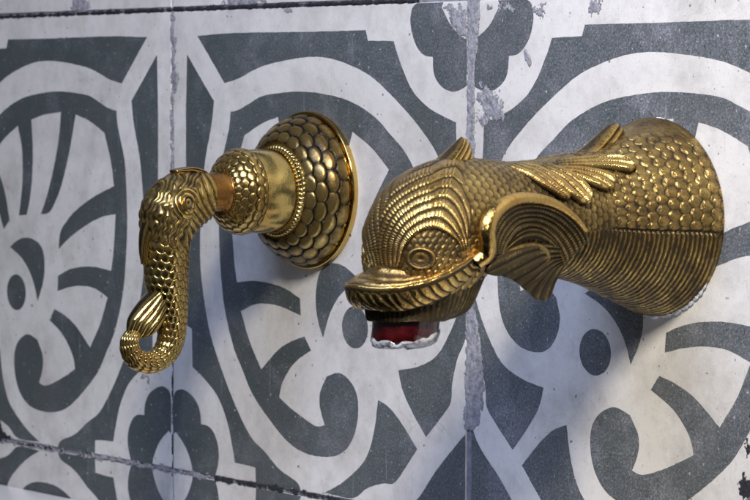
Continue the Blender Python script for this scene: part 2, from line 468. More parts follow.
deposit('grout_smear', wall, [(135, 376), (146, 372), (152, 377), (150, 384), (143, 385), (147, 379), (140, 379)], M_SMEAR, 0.0010, 0.0005)
deposit('grey_stain', wall, [(70, 11), (74, -3), (87, -3), (91, 9), (86, 12), (80, 14)], M_SMEAR, 0.0016)
deposit('grey_stain', wall, [(222, 6), (229, -4), (268, -4), (270, 3), (250, 5), (240, 7)], M_SMEAR, 0.0024, 0.0003)
deposit('grey_stain', wall, [(285, 10), (291, 8), (292, 11), (288, 13)], M_SMEAR, 0.0012)
deposit('joint_dirt', wall, strip([(-20, 17.6), (60, 14.2), (125, 11.2), (172, 9.4), (250, 6.3), (330, 3.2), (420, 0)], 0.85), M_BLACK, 0.0006, 0.0000, off=0.0001)
deposit('joint_dirt', wall, strip([(215, 477.8), (250, 484), (300, 492.6), (340, 500), (400, 511)], 0.9), M_BLACK, 0.0009, 0.0000, off=0.0004)
deposit('joint_dirt', wall, strip([(-20, 435.5), (15, 442), (50, 448), (92, 455)], 0.6), M_BLACK, 0.0016, 0.0007, off=0.0005)
for pts in ([(746.5, 408), (760, 406), (760, 424), (747, 422)], [(745, 436), (750, 434), (751, 452), (747, 457), (745.5, 446)], [(741, 472), (746, 468), (747, 480), (754, 484), (754, 498), (743, 499), (738, 492)],
            [(-9, 422), (1, 419), (3, 432), (13, 436), (15, 440), (0, 440), (-9, 438)]):
    deposit('grime_mark', wall, pts, M_BLACK, 0.0012, 0.0002)

# ------------------------------------------------------------------ relief patterns
def scales(u, v, nv=None, R=0.72, dome=0.0):
    """overlapping fish scales; u counts rows towards the free edge, v counts scales along a row. 0..1 height"""
    k0 = np.floor(u+R).astype(int)
    h = np.zeros_like(u); done = np.zeros(u.shape, bool)
    for d in (-2, -1, 0, 1):
        k = k0 + d
        off = 0.5*(k % 2)
        vc = np.round(v-off)+off
        x = u-k; y = (v-vc)*1.18
        rho = np.sqrt(x*x+y*y)/R
        ins = (rho < 1) & ~done
        edge = np.sqrt(np.clip(1-rho**4, 0, 1))
        prof = edge*((0.62+0.38*x/R)*(1-dome) + dome)
        h = np.where(ins, prof, h); done |= ins
    return h

def loft_normals(P, wrap=True):
    ds = np.gradient(P, axis=0)
    if wrap:
        dt = (np.roll(P, -1, 1)-np.roll(P, 1, 1))
    else:
        dt = np.gradient(P, axis=1)
    n = np.cross(ds, dt); n /= np.linalg.norm(n, axis=2, keepdims=True)+1e-15
    return n

def theta_samples(n, bias=0.45):
    """angles (0 = top, +90 deg = the side seen in the photo), denser on the seen side"""
    t = np.linspace(0, 2*np.pi, 4000); w = 1 + bias*np.sin(t) * 1.6 + bias
    c = np.concatenate([[0], np.cumsum((w[1:]+w[:-1])/2)]); c /= c[-1]
    return np.interp(np.arange(n)/n, c, t)

def mirrored_px(P, X0):
    Q = P.copy(); Q[..., 0] = X0 + np.abs(P[..., 0]-X0)
    x, y = project(Q.reshape(-1, 3))
    return x.reshape(P.shape[:2]), y.reshape(P.shape[:2])

def build_loft(X0, top, bot, b, ns, th, sp=2.0):
    top = np.array([on_plane_x(x, y, X0) for x, y in top]); bot = np.array([on_plane_x(x, y, X0) for x, y in bot])
    b = np.asarray(b, float)*1e-3
    key = np.hstack([top, bot, b[:, None]])
    fine = crom(key, 3000)
    mid = (fine[:, :3]+fine[:, 3:6])/2
    L = np.concatenate([[0], np.cumsum(0.5*np.linalg.norm(np.diff(mid, axis=0), axis=1)+0.25*np.linalg.norm(np.diff(fine[:, :3], axis=0), axis=1)+0.25*np.linalg.norm(np.diff(fine[:, 3:6], axis=0), axis=1))])
    s = np.linspace(0, L[-1], ns)
    st = np.stack([np.interp(s, L, fine[:, k]) for k in range(7)], 1)
    kf = np.interp(s, L, np.linspace(0, len(top)-1, 3000))
    Cc = (st[:, :3]+st[:, 3:6])/2; A = (st[:, :3]-st[:, 3:6])/2
    c = np.cos(th); sn = np.sin(th)
    e = 2/sp
    cc = np.sign(c)*np.abs(c)**e; ss = np.sign(sn)*np.abs(sn)**e
    P = Cc[:, None, :] + A[:, None, :]*cc[None, :, None]
    P[..., 0] += st[:, 6][:, None]*ss[None, :]
    return P, s, kf

class Surf:
    """nearest point of a relief's seen side under a photo point"""
    def __init__(self, P, Nn, X0):
        q = P.reshape(-1, 3); n = Nn.reshape(-1, 3)
        m = (q[:, 0] >= X0-0.002) & (((CAM-q)*n).sum(1) > 0)
        self.q, self.n = q[m], n[m]; self.x, self.y = project(self.q); self.X0 = X0
    def at(self, x, y):
        i = np.argmin((self.x-x)**2+(self.y-y)**2); return self.q[i], self.n[i]
    def lifted(self, x, y, mm):
        """photo point on a plane X through the lifted surface point"""
        q, n = self.at(x, y); X = (q + n*mm*1e-3)[0]
        return on_plane_x(x, y, X)

def polyfan(rays, n, m):
    R = np.array([crom(r, n) for r in rays])               # rays x n x 3
    out = np.stack([crom(R[:, i], m) for i in range(n)], 1)  # m x n x 3
    return out

def sheet(name, mat, parent, G, ridge=None, thick=0.0012, flip=False, attrs=None, mirror_x=None, dull=0.1):
    """a leaf or fin: front grid with relief, back grid, rolled rim. G is m x n x 3"""
    m, n = G.shape[:2]
    Nn = loft_normals(G, False)
    if flip: Nn = -Nn
    i = np.linspace(0, 1, m)[:, None]; j = np.linspace(0, 1, n)[None, :]
    rim = np.minimum(np.minimum(i, 1-i)/0.10, (1-j)/0.06); rim = np.clip(rim, 0, 1)
    rim = np.sqrt(1-(1-rim)**2)
    h = (ridge if ridge is not None else 0)*np.ones((m, n))
    Fr = G + Nn*((h + thick)*rim)[..., None]
    Bk = G - Nn*(thick*0.6*rim)[..., None]
    V = np.vstack([Fr.reshape(-1, 3), Bk.reshape(-1, 3)])
    f1 = grid_faces(m, n, flip=flip); f2 = grid_faces(m, n, flip=not flip) + m*n
    idx = np.concatenate([np.arange(n), n-1+n*np.arange(1, m), (m-1)*n + np.arange(n-2, -1, -1), n*np.arange(m-2, 0, -1)])
    nx = np.roll(idx, -1)
    st = np.stack([idx, idx+m*n, nx+m*n, nx], 1)
    if flip: st = st[:, ::-1]
    Fc = np.vstack([f1, f2, st])
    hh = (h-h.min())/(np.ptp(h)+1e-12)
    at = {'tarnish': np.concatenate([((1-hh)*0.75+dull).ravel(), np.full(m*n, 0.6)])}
    for k, a in (attrs or {}).items():
        at[k] = np.concatenate([a.ravel(), np.zeros(m*n)])
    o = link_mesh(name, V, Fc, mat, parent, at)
    if mirror_x is not None:
        V2 = V.copy(); V2[:, 0] = 2*mirror_x - V2[:, 0]
        link_mesh(name, V2, Fc[:, ::-1].copy(), mat, parent, at)
    return o

def lens(name, mat, parent, rays_px, w_mm, X0, n=60, m=60, k=3, depth=0.0010, edge_mm=0.5):
    """a fin in the symmetry plane: swollen both sides, fluted along its rays. w_mm: half thickness at root and tip"""
    G = polyfan([[on_plane_x(x, y, X0) for x, y in r] for r in rays_px], n, m)
    i = np.linspace(0, 1, m)[:, None]; j = np.linspace(0, 1, n)[None, :]
    prof = np.sqrt(np.clip(1-(2*i-1)**6, 0, 1))*np.sqrt(np.clip(1-j**8, 0, 1))
    fl = np.abs(np.sin(np.pi*k*i))
    w = ((w_mm[0]*(1-j)+w_mm[1]*j)*1e-3 - depth*(1-fl)*np.sqrt(np.clip(j*3, 0, 1)))*prof
    w = np.maximum(w, 0.0) + 0.0001
    Fr = G.copy(); Fr[..., 0] += w; Bk = G.copy(); Bk[..., 0] -= w
    V = np.vstack([Fr.reshape(-1, 3), Bk.reshape(-1, 3)])
    nx_ = loft_normals(Fr, False)[..., 0].mean()
    flip = nx_ < 0
    f1 = grid_faces(m, n, flip=flip); f2 = grid_faces(m, n, flip=not flip)+m*n
    idx = np.concatenate([np.arange(n), n-1+n*np.arange(1, m), (m-1)*n + np.arange(n-2, -1, -1), n*np.arange(m-2, 0, -1)])
    nx = np.roll(idx, -1); st = np.stack([idx, idx+m*n, nx+m*n, nx], 1)
    if flip: st = st[:, ::-1]
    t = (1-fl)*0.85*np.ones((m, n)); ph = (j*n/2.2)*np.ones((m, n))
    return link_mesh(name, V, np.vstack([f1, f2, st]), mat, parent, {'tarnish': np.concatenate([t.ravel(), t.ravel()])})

def tube(name, mat, parent, pts, rad, n=200, m=28, attrs=None, groove=None, flat=1.0, mirror_x=None, base_t=0.12):
    """swept round bar through 3-D points with a radius at each; groove(t, a) -> radial relief"""
    K = crom(np.hstack([np.asarray(pts), np.asarray(rad)[:, None]]), n)
    p, r = K[:, :3], K[:, 3]
    t = np.gradient(p, axis=0); t /= np.linalg.norm(t, axis=1, keepdims=True)
    ref = np.array([1.0, 0, 0]); u = np.cross(t, ref)
    bad = np.linalg.norm(u, axis=1) < 1e-3; u[bad] = np.cross(t[bad], [0, 0, 1.0])
    u /= np.linalg.norm(u, axis=1, keepdims=True); w = np.cross(t, u)
    a = np.linspace(0, 2*np.pi, m, endpoint=False)[None, :]
    tt = np.linspace(0, 1, n)[:, None]
    L = np.concatenate([[0], np.cumsum(np.linalg.norm(np.diff(p, axis=0), axis=1))])[:, None]
    g = groove(L*1000, a) if groove else np.zeros((n, m))
    rr = r[:, None] + g
    V = p[:, None, :] + u[:, None, :]*(np.cos(a)*rr)[..., None] + w[:, None, :]*(np.sin(a)*rr*flat)[..., None]
    V = V.reshape(-1, 3); F1 = grid_faces(n, m, True)
    gg = g - g.min(); gg = gg/(gg.max()+1e-12) if groove else np.ones_like(gg)
    at = {'tarnish': ((1-gg)*0.9+base_t).ravel()}
    def go(V, F):
        nn = np.cross(V[F[:, 1]]-V[F[:, 0]], V[F[:, 2]]-V[F[:, 1]])
        cen = V[F].mean(1); ax = np.repeat(p[:-1], m, 0)
        if mirror_used[0]: ax = ax*np.array([-1, 1, 1]) + np.array([2*mirror_x, 0, 0])
        if ((cen-ax)*nn).sum(1).mean() < 0: F = F[:, ::-1].copy()
        e0 = len(V); V = np.vstack([V, V[:m].mean(0), V[-m:].mean(0)])
        A2 = {k: np.concatenate([x, [0.5, 0.5]]) for k, x in at.items()}
        Fl = [tuple(f) for f in F]
        o = link_mesh(name, V, F, mat, parent, {k: x for k, x in A2.items()})
        return o
    mirror_used = [False]
    o = go(V, F1)
    if mirror_x is not None:
        mirror_used[0] = True
        V2 = V.copy(); V2[:, 0] = 2*mirror_x-V2[:, 0]; go(V2, F1)
    return o

# ================================================================== THE SPOUT
SX = 0.30175
base_c = on_wall(654, 217)
SX = float(base_c[0])
spout = empty('dolphin_spout', (SX, 0, float(base_c[2])), 'large brass dolphin head spout with flared scaly base and dark red outlet', 'spout')
top = [(654, 119), (651, 119.5), (638, 124), (619, 134), (598, 147), (576, 155.5), (550, 160), (525, 162.5), (500, 163), (476, 160), (453, 160), (435, 164), (416, 172.5), (400, 185), (389, 202), (382, 221), (380.5, 242), (382.5, 260), (386, 275), (395, 292), (399, 306)]
bot = [(654, 315), (651, 314.5), (640, 309.5), (622, 301), (601, 291), (577, 281.5), (550, 275.5), (522, 272.5), (498, 272), (478, 273), (468, 279), (461, 287), (455, 294), (448, 300), (440, 304), (432, 306), (425, 307), (420, 308), (416, 309), (412, 310), (406, 310)]
bw = [34.2, 34.2, 32.6, 29.3, 25.6, 22.4, 20.4, 19.2, 18.8, 19.2, 20.0, 20.6, 20.8, 20.4, 19.6, 18.6, 17.2, 16.0, 14.6, 12, 6]
NS, NT = 1000, 640
th = theta_samples(NT)
P, sl, kf = build_loft(SX, top, bot, bw, NS, th)
Nn = loft_normals(P)
cen = P.mean(1, keepdims=True)
if (Nn*(P-cen)).sum() < 0: Nn = -Nn; SFLIP = True
else: SFLIP = False
surf = Surf(P, Nn, SX)
px, py = mirrored_px(P, SX)
TH = np.where(th > np.pi, 2*np.pi-th, th)[None, :]*np.ones((NS, 1))    # 0 top .. pi bottom, both sides alike
smm = (sl*1000)[:, None]*np.ones((1, NT)); K = kf[:, None]*np.ones((1, NT))
H = np.zeros((NS, NT)); TAR = np.full((NS, NT), 0.35); PH = np.zeros((NS, NT)); ST = np.zeros((NS, NT))

# --- flared base: scales above a side seam, ribs below, a milled rim at the wall
i_base = int(np.searchsorted(kf, 5.3))
dist = -(P[..., 1])*1000                                               # mm out from the wall
seam = math.radians(97)
nb = 46
row = dist/3.75
hs = scales(row + 0.35 + 0.04*np.sin(TH*17+dist*0.5), TH/(2*np.pi)*nb + 0.5 + 0.05*np.sin(dist*0.83+TH*6), R=0.74, dome=0.55)
hs = hs*(0.82+0.18*np.sin(TH*31+np.floor(row)*2.4)*np.sin(dist*0.6+TH*11))
wob_ = 0.10*np.sin(TH*9+smm*0.31)+0.07*np.sin(TH*21-smm*0.7)+0.05*np.sin(TH*47+smm*1.3)
rib_u = (smm+0.75*wob_)/1.75
ribs = np.abs(np.sin(np.pi*rib_u))**0.7*(0.80+0.20*np.sin(rib_u*1.7+TH*5)*np.sin(TH*13-smm*0.4))
kend = 5.0 + 2.6*sstep(seam-0.02, seam+0.25, TH)
base_m = 1 - sstep(kend, kend+0.5, K)
up = 1 - sstep(seam-0.012, seam+0.012, TH)
fade_top = sstep(0.35, 0.75, TH + 0.03*(dist-6))                        # the crown of the flare is rubbed smooth
rimz = 1 - sstep(1.6, 2.4, smm)
hb = up*hs*1.25*(0.15+0.85*fade_top) + (1-up)*ribs*0.75
hb += 0.0*rimz
seam_line = np.exp(-((TH-seam)/0.02)**2)
hb = hb - 0.7*seam_line
hb = hb*(1-rimz) + rimz*(0.35+0.3*np.abs(np.sin(TH*95)))
H += base_m*hb
TAR = np.where(base_m > 0.5, up*((1-hs)*1.1+0.12)*fade_top + up*(1-fade_top)*0.5 + (1-up)*((1-ribs)*0.75+0.36) + 0.4*seam_line, TAR)

# --- body scales
du = smm/2.35; dv = TH*19.0/2.75/1.0
hbody = scales(-du, dv, R=0.80, dome=0.0)
head_line = 482 + 0.0*py
# --- head: mane of striated bands round the eye socket
E0 = np.array([428.0, 255.0])
def polar_tab(pts):
    p = np.array(pts, float)-E0; a = np.degrees(np.arctan2(-p[:, 1], p[:, 0])); a = np.where(a < -60, a+360, a)
    o = np.argsort(a); return a[o], np.hypot(p[:, 0], p[:, 1])[o]
ai, ri = polar_tab([(398, 268), (401, 262), (403, 254), (409, 242), (419, 233), (430, 229), (441, 231), (450, 236), (457, 242), (459, 246)])
ao, ro = polar_tab([(371, 272), (364, 255), (362, 240), (364, 222), (369, 207), (379, 191), (394, 177), (412, 166), (432, 158), (448, 149), (463, 147), (476, 163), (484, 192), (482, 222), (480, 240)])
ph_ = np.degrees(np.arctan2(-(py-E0[1]), px-E0[0])); ph_ = np.where(ph_ < -60, ph_+360, ph_)
rho = np.hypot(px-E0[0], py-E0[1])
rin = np.interp(ph_, ai, ri); rout = np.interp(ph_, ao, ro)
q = (rho-rin)/(rout-rin)
front = (px < 486) & (K > 8.0)
nband = 8
fr = q*nband - np.floor(q*nband)
qmax = np.interp(ph_, [5, 22, 36, 50, 62, 75], [0.30, 0.42, 0.55, 0.66, 0.84, 2.0])
scal = np.abs(np.sin(np.pi*fr))**0.5
edge_px = 459 + 13*sstep(168, 232, py) + 6*scal + 3*np.sin(py*0.09)
in_band = (px < edge_px) & (K > 6.6) & (q > 0) & (q < qmax) & (ph_ > 5+10*np.clip(q, 0, 1.2)) & (ph_ < 207)
prof = (1-np.abs(2*fr-1)**3.5)*0.72 + 0.28*(1-fr)
endf = sstep(0, 0.08, qmax-q)*sstep(0, 5, edge_px-px)*sstep(5+10*np.clip(q, 0, 1.2), 14+10*np.clip(q, 0, 1.2), ph_)
over = sstep(1.02, 1.0, q) if False else 1.0
hband = 0.30 + 0.80*prof*(0.4+0.6*endf)
arc = np.radians(ph_)*np.where(rho > 0, (rin+(rout-rin)*np.clip((np.floor(q*nband)+0.5)/nband, 0, 1.2)), 1)
body_m = sstep(kend, kend+0.5, K)
Hh = hbody*0.95
TARb = (1-hbody)*1.0+0.26
# inside the socket: small scales on a sunk floor, cheek scales behind it
sx_, sy_ = (px-E0[0]), (py-E0[1])
hsock = scales(-(sx_*0.8+sy_*0.5)/5.6, (sy_*0.8-sx_*0.5)/7.0, R=0.80, dome=0.05)
sock = front & (q <= 0) & (ph_ > -8) & (ph_ < 207)
cheek = front & ~in_band & ~sock & (py > 236) & (px > 398)
Hh = np.where(cheek, 0.05+hsock*1.05, Hh); TARb = np.where(cheek, (1-hsock)*0.9+0.1, TARb)
Hh = np.where(sock, -0.6+hsock*0.85, Hh); TARb = np.where(sock, (1-hsock)*0.55+0.42, TARb)
Hh = np.where(in_band, hband, Hh); TARb = np.where(in_band, (1-prof)*0.9+0.20+0.35*(1-endf), TARb)
PH = np.where(in_band, arc/1.9, 0); ST = np.where(in_band, 0.9, 0)
# brow and snout folds over the lip
snout = front & (px < 398+30*sstep(268, 284, py)) & (py > 262)
fold = np.abs(np.sin((py-264+0.10*(px-380))*np.pi/7.0))
snf = sstep(262, 270, py)
Hh = np.where(snout, Hh*(1-snf)+snf*(0.2+0.6*fold), Hh); TARb = np.where(snout, TARb*(1-snf)+snf*((1-fold)*0.5), TARb)
ST = np.where(snout, ST*(1-snf), ST)
H = H*(1-body_m) + body_m*Hh
TAR = TAR*(1-body_m) + body_m*TARb
# soften a touch along both directions so the relief is cast, not cut
def blur(a, k=1):
    for _ in range(k):
        a = (a + np.roll(a, 1, 1) + np.roll(a, -1, 1))/3
        b = a.copy(); b[1:-1] = (a[1:-1]+a[:-2]+a[2:])/3; a = b
    return a
H = blur(H, 1)
# low frequency handmade unevenness
Hn = 0.12*np.sin(px*0.11+py*0.07)*np.sin(py*0.13-px*0.05)
PD = P + Nn*((H+Hn*body_m)*1e-3)[..., None]

def loft_part(name, i0, i1, mat, parent, PD, at, flip, close_end=False):
    V = PD[i0:i1].reshape(-1, 3); Fc = grid_faces(i1-i0, PD.shape[1], True, flip)
    A = {k: a[i0:i1].ravel() for k, a in at.items()}
    return link_mesh(name, V, Fc, mat, parent, A)
t0 = loft_normals(P)[NS//2, NT//4]
AT = {'tarnish': TAR, 'phase': PH, 'stria': ST}
# winding: grid_faces order follows (ds x dt); flip when that points inwards
i_head = int(np.searchsorted(kf, 8.0))
loft_part('base', 0, i_base+1, M_SPOUT, spout, PD, AT, SFLIP)
loft_part('body', i_base, i_head+1, M_SPOUT, spout, PD, AT, SFLIP)
head = loft_part('head', i_head, NS, M_SPOUT, spout, PD, AT, SFLIP)

# --- eye: lid ring, ball, pupil dimple
def dome_mesh(name, mat, parent, c, n, rad, prof, seg=48, rings=30, sx=1.0, sy=1.0, tarn=None):
    n = np.array(n)/np.linalg.norm(n); a = np.cross(n, [0, 0, 1.0]); a /= np.linalg.norm(a); b_ = np.cross(n, a)
    r = np.linspace(0.0, 1, rings)[1:]; t = np.linspace(0, 2*np.pi, seg, endpoint=False)
    V = [c + n*prof(0.0)]; tv = [tarn(0.0) if tarn else 0.3]
    for q_ in r:
        for ang in t:
            V.append(c + a*(rad*q_*math.cos(ang)*sx) + b_*(rad*q_*math.sin(ang)*sy) + n*prof(q_)); tv.append(tarn(q_) if tarn else 0.3)
    Fc = [(0, 1+(k+1) % seg, 1+k) for k in range(seg)]
    for i in range(rings-2):
        for k in range(seg):
            Fc.append((1+i*seg+k, 1+i*seg+(k+1) % seg, 1+(i+1)*seg+(k+1) % seg, 1+(i+1)*seg+k))
    V = np.array(V)
    f = Fc[1]; nn = np.cross(V[f[1]]-V[f[0]], V[f[2]]-V[f[0]])
    if nn @ n < 0: Fc = [q_[::-1] for q_ in Fc]
    return link_mesh(name, V, Fc, mat, parent, {'tarnish': np.array(tv)})
def eye_prof(q_):
    ring = math.exp(-((q_-0.76)/0.17)**2)*0.0012
    ball = 0.0011*math.sqrt(max(0, 1-(q_/0.66)**2)) if q_ < 0.66 else 0
    pit = -0.0004*math.exp(-(q_/0.22)**2)
    return 0.0004 + ring + ball + pit - 0.0030*max(0, q_-0.88)/0.12
def eye_t(q_): return 0.30 + 0.9*math.exp(-((q_-0.60)/0.10)**2) + 0.5*math.exp(-(q_/0.22)**2) + (0.6 if q_ > 0.93 else 0)
ec, en = surf.at(421.5, 258)
for sgn in (1, -1):
    c2 = np.array([SX+sgn*(ec[0]-SX), ec[1], ec[2]]); n2 = np.array([sgn*en[0], en[1], en[2]])
    dome_mesh('eye', M_SPOUT, head, c2 - n2*(0.0002 if sgn > 0 else 0.0012), n2, 0.0048, eye_prof, tarn=eye_t, sx=1.12, sy=0.86)

# --- crest on the crown
lens('crest', M_SPOUT, spout, [[(430, 169), (443, 157.5), (453.5, 146), (461.5, 136.5)], [(434, 173), (449, 162), (459, 151), (467, 140.5)], [(438, 177), (453, 169), (463, 161), (470.5, 151)], [(442, 180), (453, 175), (461, 170), (468, 163)]],
     (6.5, 2.6), SX, n=80, m=90, k=5, depth=0.0010)
# --- dorsal acanthus: one leaf standing on the ridge, lobes lying over the base
lens('dorsal_fin', M_SPOUT, spout, [[(560, 161), (583, 150.5), (598, 136), (608, 126), (614.5, 122.5)], [(563, 165), (588, 155), (604, 143), (614, 132), (620.5, 126.5)], [(566, 168), (592, 160), (608, 150), (618, 142), (625, 136)], [(568, 171), (594, 164), (610, 157), (620, 152), (625, 148)]],
     (6.0, 2.6), SX, n=80, m=90, k=4, depth=0.0011)
def leaf(name, rays, lifts, k=3, amp=0.0008, n=60, m=60, thick=0.0010):
    out = []
    for r in rays:
        n_ = len(r); out.append([surf.lifted(x, y, lifts[0]+(lifts[1]-lifts[0])*i/(n_-1)) for i, (x, y) in enumerate(r)])
    G = polyfan(out, n, m)
    i = np.linspace(0, 1, m)[:, None]; j = np.linspace(0, 1, n)[None, :]
    ridge = amp*np.abs(np.sin(np.pi*k*i))**0.8*np.sqrt(np.clip(j*4, 0, 1))*np.ones((m, n))
    fl = loft_normals(G, False)[..., 0].mean() < 0
    return sheet(name, M_SPOUT, spout, G, ridge, thick, fl, {'phase': np.broadcast_to(j*n/2.4, (m, n)).copy(), 'stria': np.full((m, n), 0.35)}, mirror_x=SX)
leaf('dorsal_leaf', [[(556, 162), (588, 159), (611, 156.5), (627, 158.5)], [(557, 165), (590, 163.5), (615, 162), (637, 165.5)], [(558, 168), (588, 169), (611, 169.5), (630, 172.5)]], (0.6, 3.2))
leaf('dorsal_leaf', [[(552, 168), (582, 169), (602, 171.5), (617, 176)], [(552, 171), (580, 174.5), (600, 180), (613, 189)], [(550, 173), (572, 178), (588, 184), (601, 189)]], (0.6, 2.6))
leaf('dorsal_leaf', [[(520, 164), (545, 171), (560, 181), (572, 191)], [(514, 165.5), (538, 175), (553, 186), (569, 199.5)], [(508, 167), (528, 178), (543, 188), (558, 197)]], (0.4, 2.2))
leaf('dorsal_leaf', [[(546, 165), (570, 173), (586, 184), (593, 193)], [(541, 167), (563, 178), (578, 190), (589.5, 204)], [(536, 169), (555, 182), (567, 194), (579, 202)]], (0.5, 2.4))

# --- gill fin: thick rolled rim, striated hollow fan, and the lower fin hanging clear of the belly
rim_px = [(476, 263, 21.5, 2.6), (486, 254, 23.0, 3.0), (487.5, 243, 24.2, 3.1), (487, 230, 24.6, 3.0), (492, 216, 24.6, 2.8), (503, 205, 24.2, 2.5), (520, 198.5, 23.8, 2.1), (541, 199.5, 23.6, 1.8), (559, 206, 23.8, 1.5), (575, 218, 24.0, 1.2), (586, 231, 24.2, 0.9)]
rim3 = [on_plane_x(x, y, SX+w*1e-3) for x, y, w, r in rim_px]
tube('gill_rim', M_SPOUT, spout, rim3, [r*1e-3 for *_, r in rim_px], 220, 30, mirror_x=SX)
def fan(name, rays, k, amp, n=70, m=110, thick=0.0009, stria=0.0, per=2.2, dull=0.4):
    G = polyfan([[on_plane_x(x, y, SX+w*1e-3) for x, y, w in r] for r in rays], n, m)
    i = np.linspace(0, 1, m)[:, None]; j = np.linspace(0, 1, n)[None, :]
    ridge = amp*np.abs(np.sin(np.pi*k*i))**0.8*np.ones((m, n))
    fl = loft_normals(G, False)[..., 0].mean() < 0
    return sheet(name, M_SPOUT, spout, G, ridge, thick, fl, {'phase': np.broadcast_to(j*n/per, (m, n)).copy(), 'stria': np.full((m, n), stria)}, mirror_x=SX, dull=dull)
# rays run along the rim; successive rays step inward and sink towards the body
fan('gill_fin', [
    [(488, 252, 23.5), (487.5, 232, 24.2), (494, 215, 24.2), (506, 203.5, 23.8), (524, 198.5, 23.4), (545, 200.5, 23.2), (563, 208.5, 23.4), (580, 224, 23.6), (590, 240, 23.6)],
    [(491, 254, 22.6), (492, 236, 22.6), (499, 221, 22.4), (511, 210, 22.2), (526, 206, 22.0), (544, 208, 22.0), (560, 216, 22.4), (574, 230, 22.6), (583, 246, 22.6)],
    [(495, 257, 21.0), (498, 242, 20.6), (505, 229, 20.4), (515, 219, 20.2), (528, 216, 20.2), (542, 218, 20.4), (556, 226, 20.8), (567, 239, 21.4), (575, 254, 21.6)],
    [(499, 260, 20.4), (504, 248, 19.9), (511, 238, 19.8), (519, 231, 19.8), (530, 228, 19.8), (541, 231, 20.0), (551, 239, 20.4), (559, 250, 20.6), (565, 263, 20.8)],
    [(503, 262, 21.4), (508, 253, 21.2), (515, 246, 21.2), (523, 241, 21.2), (532, 239, 21.2), (541, 241, 21.4), (549, 246, 21.4), (556, 255, 21.0), (562, 266, 20.6)]],
    8, 0.0008, n=160, m=120, stria=0.7, per=3.2, dull=0.7)
fan('pectoral_fin', [
    [(556, 246, 21.0), (542, 243, 22.4), (522, 246, 23.0), (502, 254, 23.2), (488, 262, 23.0)],
    [(557, 250, 21.0), (541, 250, 22.6), (521, 257, 23.4), (502, 266, 23.2), (485, 273, 22.4)],
    [(558, 254, 20.8), (543, 257, 22.6), (528, 265, 23.4), (513, 272, 23.0), (502, 274.5, 22.0)],
    [(559, 258, 20.4), (547, 262, 22.4), (535, 271, 22.9), (523, 278, 22.4), (514, 281, 21.4)],
    [(560, 260, 20.2), (550, 265, 22.0), (540, 275, 22.6), (531, 285, 21.8), (525, 290.5, 20.8)],
    [(560, 262, 20.0), (552, 268, 21.4), (544, 279, 21.8), (538, 290, 21.0), (535.5, 299.5, 19.4)],
    [(561, 264, 19.6), (556, 271, 20.6), (550, 281, 20.6), (546, 291, 19.6), (544.5, 299, 18.4)],
    [(562, 266, 19.2), (558, 271, 20.0), (554, 278, 19.8), (551.5, 285, 19.0), (550.5, 290, 18.2)]],
    8, 0.0008, stria=0.25, dull=0.75)
# scroll where the two fins meet
scr = [(498, 262, 22.0, 0.6), (509, 252.5, 22.6, 0.9), (522, 247, 23.0, 1.0), (535, 246, 23.2, 1.1), (545, 251, 23.2, 1.1), (547, 259, 23.0, 1.0), (540, 263, 22.8, 0.6)]
tube('fin_scroll', M_SPOUT, spout, [on_plane_x(x, y, SX+w*1e-3) for x, y, w, r in scr], [r*1e-3 for *_, r in scr], 90, 20, mirror_x=SX, base_t=0.6)

# --- lip: stepped plates and a rope-carved band round the down-turned mouth, from the snout tip back to the gill on both sides
# each ring is a half ellipse in plan (half width a mm) whose seen edge follows the given outline
LIP = [(17.5, [(374, 263), (384, 264), (397, 266), (414, 268.5), (432, 268.5), (448, 262), (462, 254), (475, 246)]),
       (19.2, [(366, 272), (376, 274), (391, 276), (410, 276.5), (431, 273), (449, 266), (464, 257.5), (477, 248.5)]),
       (20.2, [(358, 278), (369, 279.5), (385, 281.5), (406, 281.5), (429, 277.2), (449, 269.5), (465, 260), (479, 250)]),
       (21.3, [(348, 283.5), (362, 285.5), (379, 287.3), (402, 286.5), (427.5, 281.5), (449, 273), (466.5, 262.5), (480.5, 251.5)]),
       (21.8, [(345, 289), (360.5, 291.5), (377.5, 293), (401, 292), (427, 286.5), (449, 277.5), (467, 266.5), (481.5, 254.5)]),
       (21.0, [(348, 298), (362, 301.6), (378, 304), (401, 303), (426, 297), (449, 287.2), (467.5, 275), (482, 260.5)]),
       (19.4, [(356, 305), (367.5, 309), (382, 311.6), (402.5, 311), (426, 305), (448, 295), (466.5, 282), (481, 266)]),
       (16.0, [(366, 307), (376, 310), (388, 312), (405, 311.4), (426, 306), (446, 297), (463, 285), (477, 269)])]
def ring(a, tab, n=61):
    """right half, tip to back: plan ellipse solved so that its outline reaches the leftmost point of the table"""
    tab = np.array(tab, float); a *= 1e-3
    back = on_plane_x(tab[-1, 0], tab[-1, 1], SX+a); yb, zb = back[1], back[2]
    zt = on_plane_x(tab[0, 0], tab[0, 1], SX)[2]
    ph = np.linspace(-np.pi/2, np.pi/2, 181)
    lo, hi = 0.005, 0.09
    for _ in range(40):
        b_ = (lo+hi)/2
        pts = np.stack([SX+a*np.sin(ph), yb-b_*np.cos(ph)**1.0, np.full_like(ph, zt)], 1)
        if project(pts)[0].min() < tab[0, 0]: hi = b_
        else: lo = b_
    ph = np.linspace(0, np.pi/2, n); out = []
    for p in ph:
        X, Y, Z = SX+a*math.sin(p), yb-b_*math.cos(p), zt
        for _ in range(4):
            x, y = project(np.array([[X, Y, Z]])); x, y = float(x[0]), float(y[0])
            ty = np.interp(x, tab[:, 0], tab[:, 1])
            Z += (y-ty)/F*abs(float((np.array([X, Y, Z])-CAM) @ fw))
        out.append((X, Y, Z))
    return np.array(out)
def both(rg):
    m_ = rg[1:].copy(); m_[:, 0] = 2*SX-m_[:, 0]
    return np.vstack([rg[::-1], m_])
nl, ml = 900, 130
RG = [ring(*a) for a in LIP]
